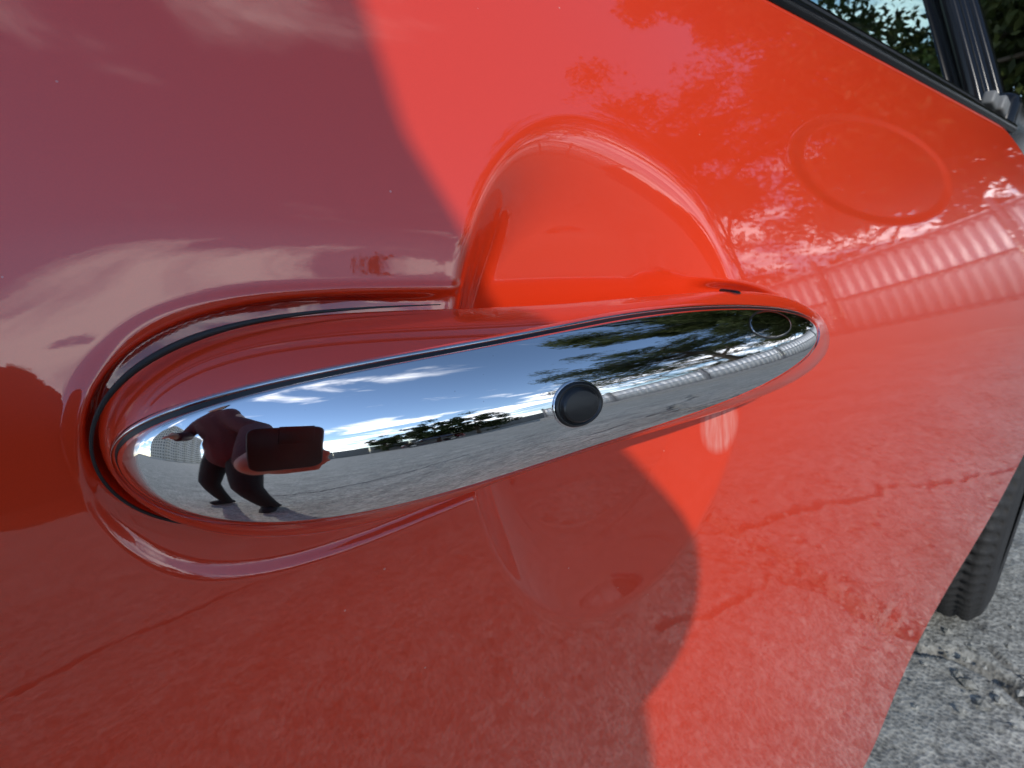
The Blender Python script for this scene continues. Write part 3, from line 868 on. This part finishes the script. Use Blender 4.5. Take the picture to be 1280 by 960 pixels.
# ------------------------------------------------------------------ photographer and phone (mirrored in the near end; casts the shade on the door)
def limbs(name, chains, m, parent, voxel=.010, smooth=4):
    """one continuous figure: overlapping tapered limbs fused by a voxel remesh"""
    mb = MB()
    for pts, rad in chains:
        P_ = [Vector(p) for p in pts]; Rr = list(rad)
        n = 14
        fine = []; fr = []
        for i in range(len(P_) - 1):
            for k in range(6):
                t = k / 6; fine.append(P_[i].lerp(P_[i + 1], t)); fr.append(Rr[i] * (1 - t) + Rr[i + 1] * t)
        fine.append(P_[-1]); fr.append(Rr[-1])
        d0 = (fine[0] - fine[1]).normalized(); d1 = (fine[-1] - fine[-2]).normalized()
        pre = [(fine[0] + d0 * fr[0] * math.sin(q), fr[0] * math.cos(q)) for q in (1.35, 1.0, .6, .3)]
        post = [(fine[-1] + d1 * fr[-1] * math.sin(q), fr[-1] * math.cos(q)) for q in (.3, .6, 1.0, 1.35)]
        allp = [p for p, _ in pre] + fine + [p for p, _ in post]; allr = [r_ for _, r_ in pre] + fr + [r_ for _, r_ in post]
        mb.tube(allp, allr, n)
    o = mb.build(name, m, parent, smooth=True)
    r_ = o.modifiers.new('fuse', 'REMESH'); r_.mode = 'VOXEL'; r_.voxel_size = voxel; r_.use_smooth_shade = True
    sm = o.modifiers.new('soften', 'SMOOTH'); sm.factor = .5; sm.iterations = smooth
    return o
PXO, PYO = -.62, -.68
person = empty('person', (PXO, PYO, 0), 'person in maroon jacket and black trousers leaning in with a phone', 'person')
M_skin = simple('skin', (.52, .30, .21), .5, scale=40, var=.08)
M_jack = simple('maroon_cloth', (.085, .014, .018), .85, scale=60, bump=.3, var=.25)
M_trou = simple('black_cloth', (.012, .012, .014), .9, scale=80, bump=.3, var=.3)
M_hair = simple('dark_hair', (.02, .014, .010), .6, scale=150, bump=.4)
J = dict(pel=(-.57, -.72, .98), spine=(-.575, -.69, 1.13), chest=(-.71, -.62, 1.38), neck=(-.69, -.58, 1.54), head=(-.69, -.53, 1.67), top=(-.69, -.52, 1.77),
         hl=(-.67, -.72, .95), hr=(-.47, -.72, .95), kl=(-.78, -.64, .52), kr=(-.44, -.60, .52), al=(-.86, -.74, .09), ar=(-.46, -.72, .09), tl=(-.88, -.60, .04), tr=(-.42, -.58, .04),
         sl=(-.86, -.62, 1.46), sr=(-.560, -.60, 1.455), el=(-.90, -.54, 1.17), er=(-.300, -.55, 1.085), wl=(-.65, -.32, 1.04), wr=(-.118, -.238, .800), pr=(-.074, -.165, .790), pl=(-.60, -.26, 1.02))
V = {k: Vector(v) for k, v in J.items()}
def fing(palm, d, sd, curl):
    out = []
    d = Vector(d).normalized(); sd = Vector(sd).normalized(); n = Vector(curl).normalized()
    for o_, L_ in ((-.027, .060), (-.009, .070), (.009, .066), (.026, .052)):
        p0 = palm + sd * o_ + d * .025; p1 = p0 + d * L_ * .5; p2 = p1 + d * L_ * .3 + n * L_ * .32; out.append(([p0, p1, p2], (.0095, .0085, .007)))
    t0 = palm - sd * .030; t1 = t0 - sd * .022 + d * .022; out.append(([palm, t0, t1, t1 + d * .02], (.012, .012, .010, .008)))
    return out
hand_r = fing(V['pr'], (.8, -.45, .05), (.05, .0, -1.0), (.3, .8, .0)); hand_l = fing(V['pl'], (.3, .7, -.3), (.8, -.3, .1), (0, .2, -1))
chest_l, chest_r = V['chest'] + Vector((-.09, 0, 0)), V['chest'] + Vector((.06, 0, 0))
limbs('body', [([V['pel'], V['spine'], V['chest'], V['neck'], V['neck'] + Vector((0, .03, .05))], (.13, .12, .125, .055, .052)),
               ([V['head'] + Vector((0, 0, -.02)), V['head'] + Vector((0, .005, .06))], (.082, .078)), ([V['head'] + Vector((0, .06, -.06)), V['head'] + Vector((0, .07, -.02))], (.045, .045)),
               ([V['head'] + Vector((0, .085, .01)), V['head'] + Vector((0, .105, -.02))], (.010, .016)),
               ([V['head'] + Vector((-.080, .0, .0)), V['head'] + Vector((-.084, -.01, .03))], (.014, .016)), ([V['head'] + Vector((.080, .0, .0)), V['head'] + Vector((.084, -.01, .03))], (.014, .016)),
               ([V['sl'], V['el'], V['wl']], (.055, .042, .027)), ([V['sr'], V['er'], V['wr']], (.055, .042, .027)),
               ([V['wl'], V['pl']], (.027, .034)), ([V['wr'], V['pr']], (.027, .030)),
               ([V['hl'], V['kl'], V['al'], V['tl']], (.085, .058, .040, .035)), ([V['hr'], V['kr'], V['ar'], V['tr']], (.085, .058, .040, .035))] + hand_r + hand_l, M_skin, person, .007, 3)
limbs('jacket', [([(V['pel'].x, V['pel'].y, .92), V['spine'], V['chest'], V['neck'] - Vector((0, .01, .03))], (.185, .175, .165, .085)),
                 ([(V['pel'].x + .09, V['pel'].y, .90), V['spine'] + Vector((.04, 0, 0)), chest_r], (.125, .14, .12)), ([(V['pel'].x - .09, V['pel'].y, .90), V['spine'] - Vector((.04, 0, 0)), chest_l], (.125, .14, .12)),
                 ([chest_l + Vector((0, 0, .03)), V['sl'], V['el'], V['wl']], (.12, .085, .070, .046)), ([chest_r + Vector((0, 0, .03)), V['sr'], V['sr'].lerp(V['er'], .5) + Vector((-.035, 0, 0)), V['er'], V['wr']], (.12, .082, .066, .072, .046))], M_jack, person, .011, 4)
limbs('trousers', [([V['pel'] - Vector((.05, 0, 0)), V['pel'] + Vector((.05, 0, 0))], (.155, .155)), ([V['hl'], V['kl'], V['al']], (.115, .085, .068)), ([V['hr'], V['kr'], V['ar']], (.115, .085, .068))], M_trou, person, .011, 4)
for a_, b_ in (('al', 'tl'), ('ar', 'tr')):
    p0 = V[a_]; p1 = V[b_]; limbs('shoe', [([(p0.x, p0.y - .05, .055), (p0.x, p0.y + .02, .065), (p1.x, p1.y, .05), (p1.x, p1.y + .05, .04)], (.048, .055, .048, .036))], M_trou, person, .009, 3)
limbs('hair', [([V['head'] + Vector((0, -.04, .0)), V['head'] + Vector((0, -.035, .07)), V['head'] + Vector((0, .035, .095))], (.078, .084, .062))], M_hair, person, .009, 3)

# phone held upright right behind the lens
ph_ = empty('phone', (CX, CY, CZ - .05), 'dark phone held upright close to the door, just behind the viewpoint', 'phone')
rotp = Matrix((rgt, upv, -fwd)).transposed()
def rounded_slab(mb, c, w_, h_, t_, r_, rot):
    ring = []
    for sx, sy, a0 in ((1, 1, 0), (-1, 1, 90), (-1, -1, 180), (1, -1, 270)):
        for k in range(7):
            q = R(a0 + 15 * k); ring.append((sx * (w_ / 2 - r_) + r_ * math.cos(q), sy * (h_ / 2 - r_) + r_ * math.sin(q)))
    n = len(ring); v = [Vector(c) + rot @ Vector((x, y, z)) for z in (-t_ / 2, t_ / 2) for x, y in ring]
    mb.add(v, [tuple(range(n))[::-1], tuple(range(n, 2 * n))] + [(k, (k + 1) % n, n + (k + 1) % n, n + k) for k in range(n)])
M_phone = simple('phone_graphite', (.02, .02, .022), .35, scale=50)
lens_c = Vector((CX, CY, CZ)) - fwd * .0025
pb_ = MB(); cpos = lens_c - fwd * .0060 + rotp @ Vector((-.018, -.037, 0)); rounded_slab(pb_, cpos, .076, .090, .008, .012, rotp)
pbo = pb_.build('phone_body', M_phone, ph_, bevel=.002)
cbp = MB(); cbp.box(tuple(lens_c - fwd * .0014 + rotp @ Vector((-.008, -.008, 0))), (.034, .034, .0015), rotp); cbp.build('camera_bump', M_phone, ph_, bevel=.0005)
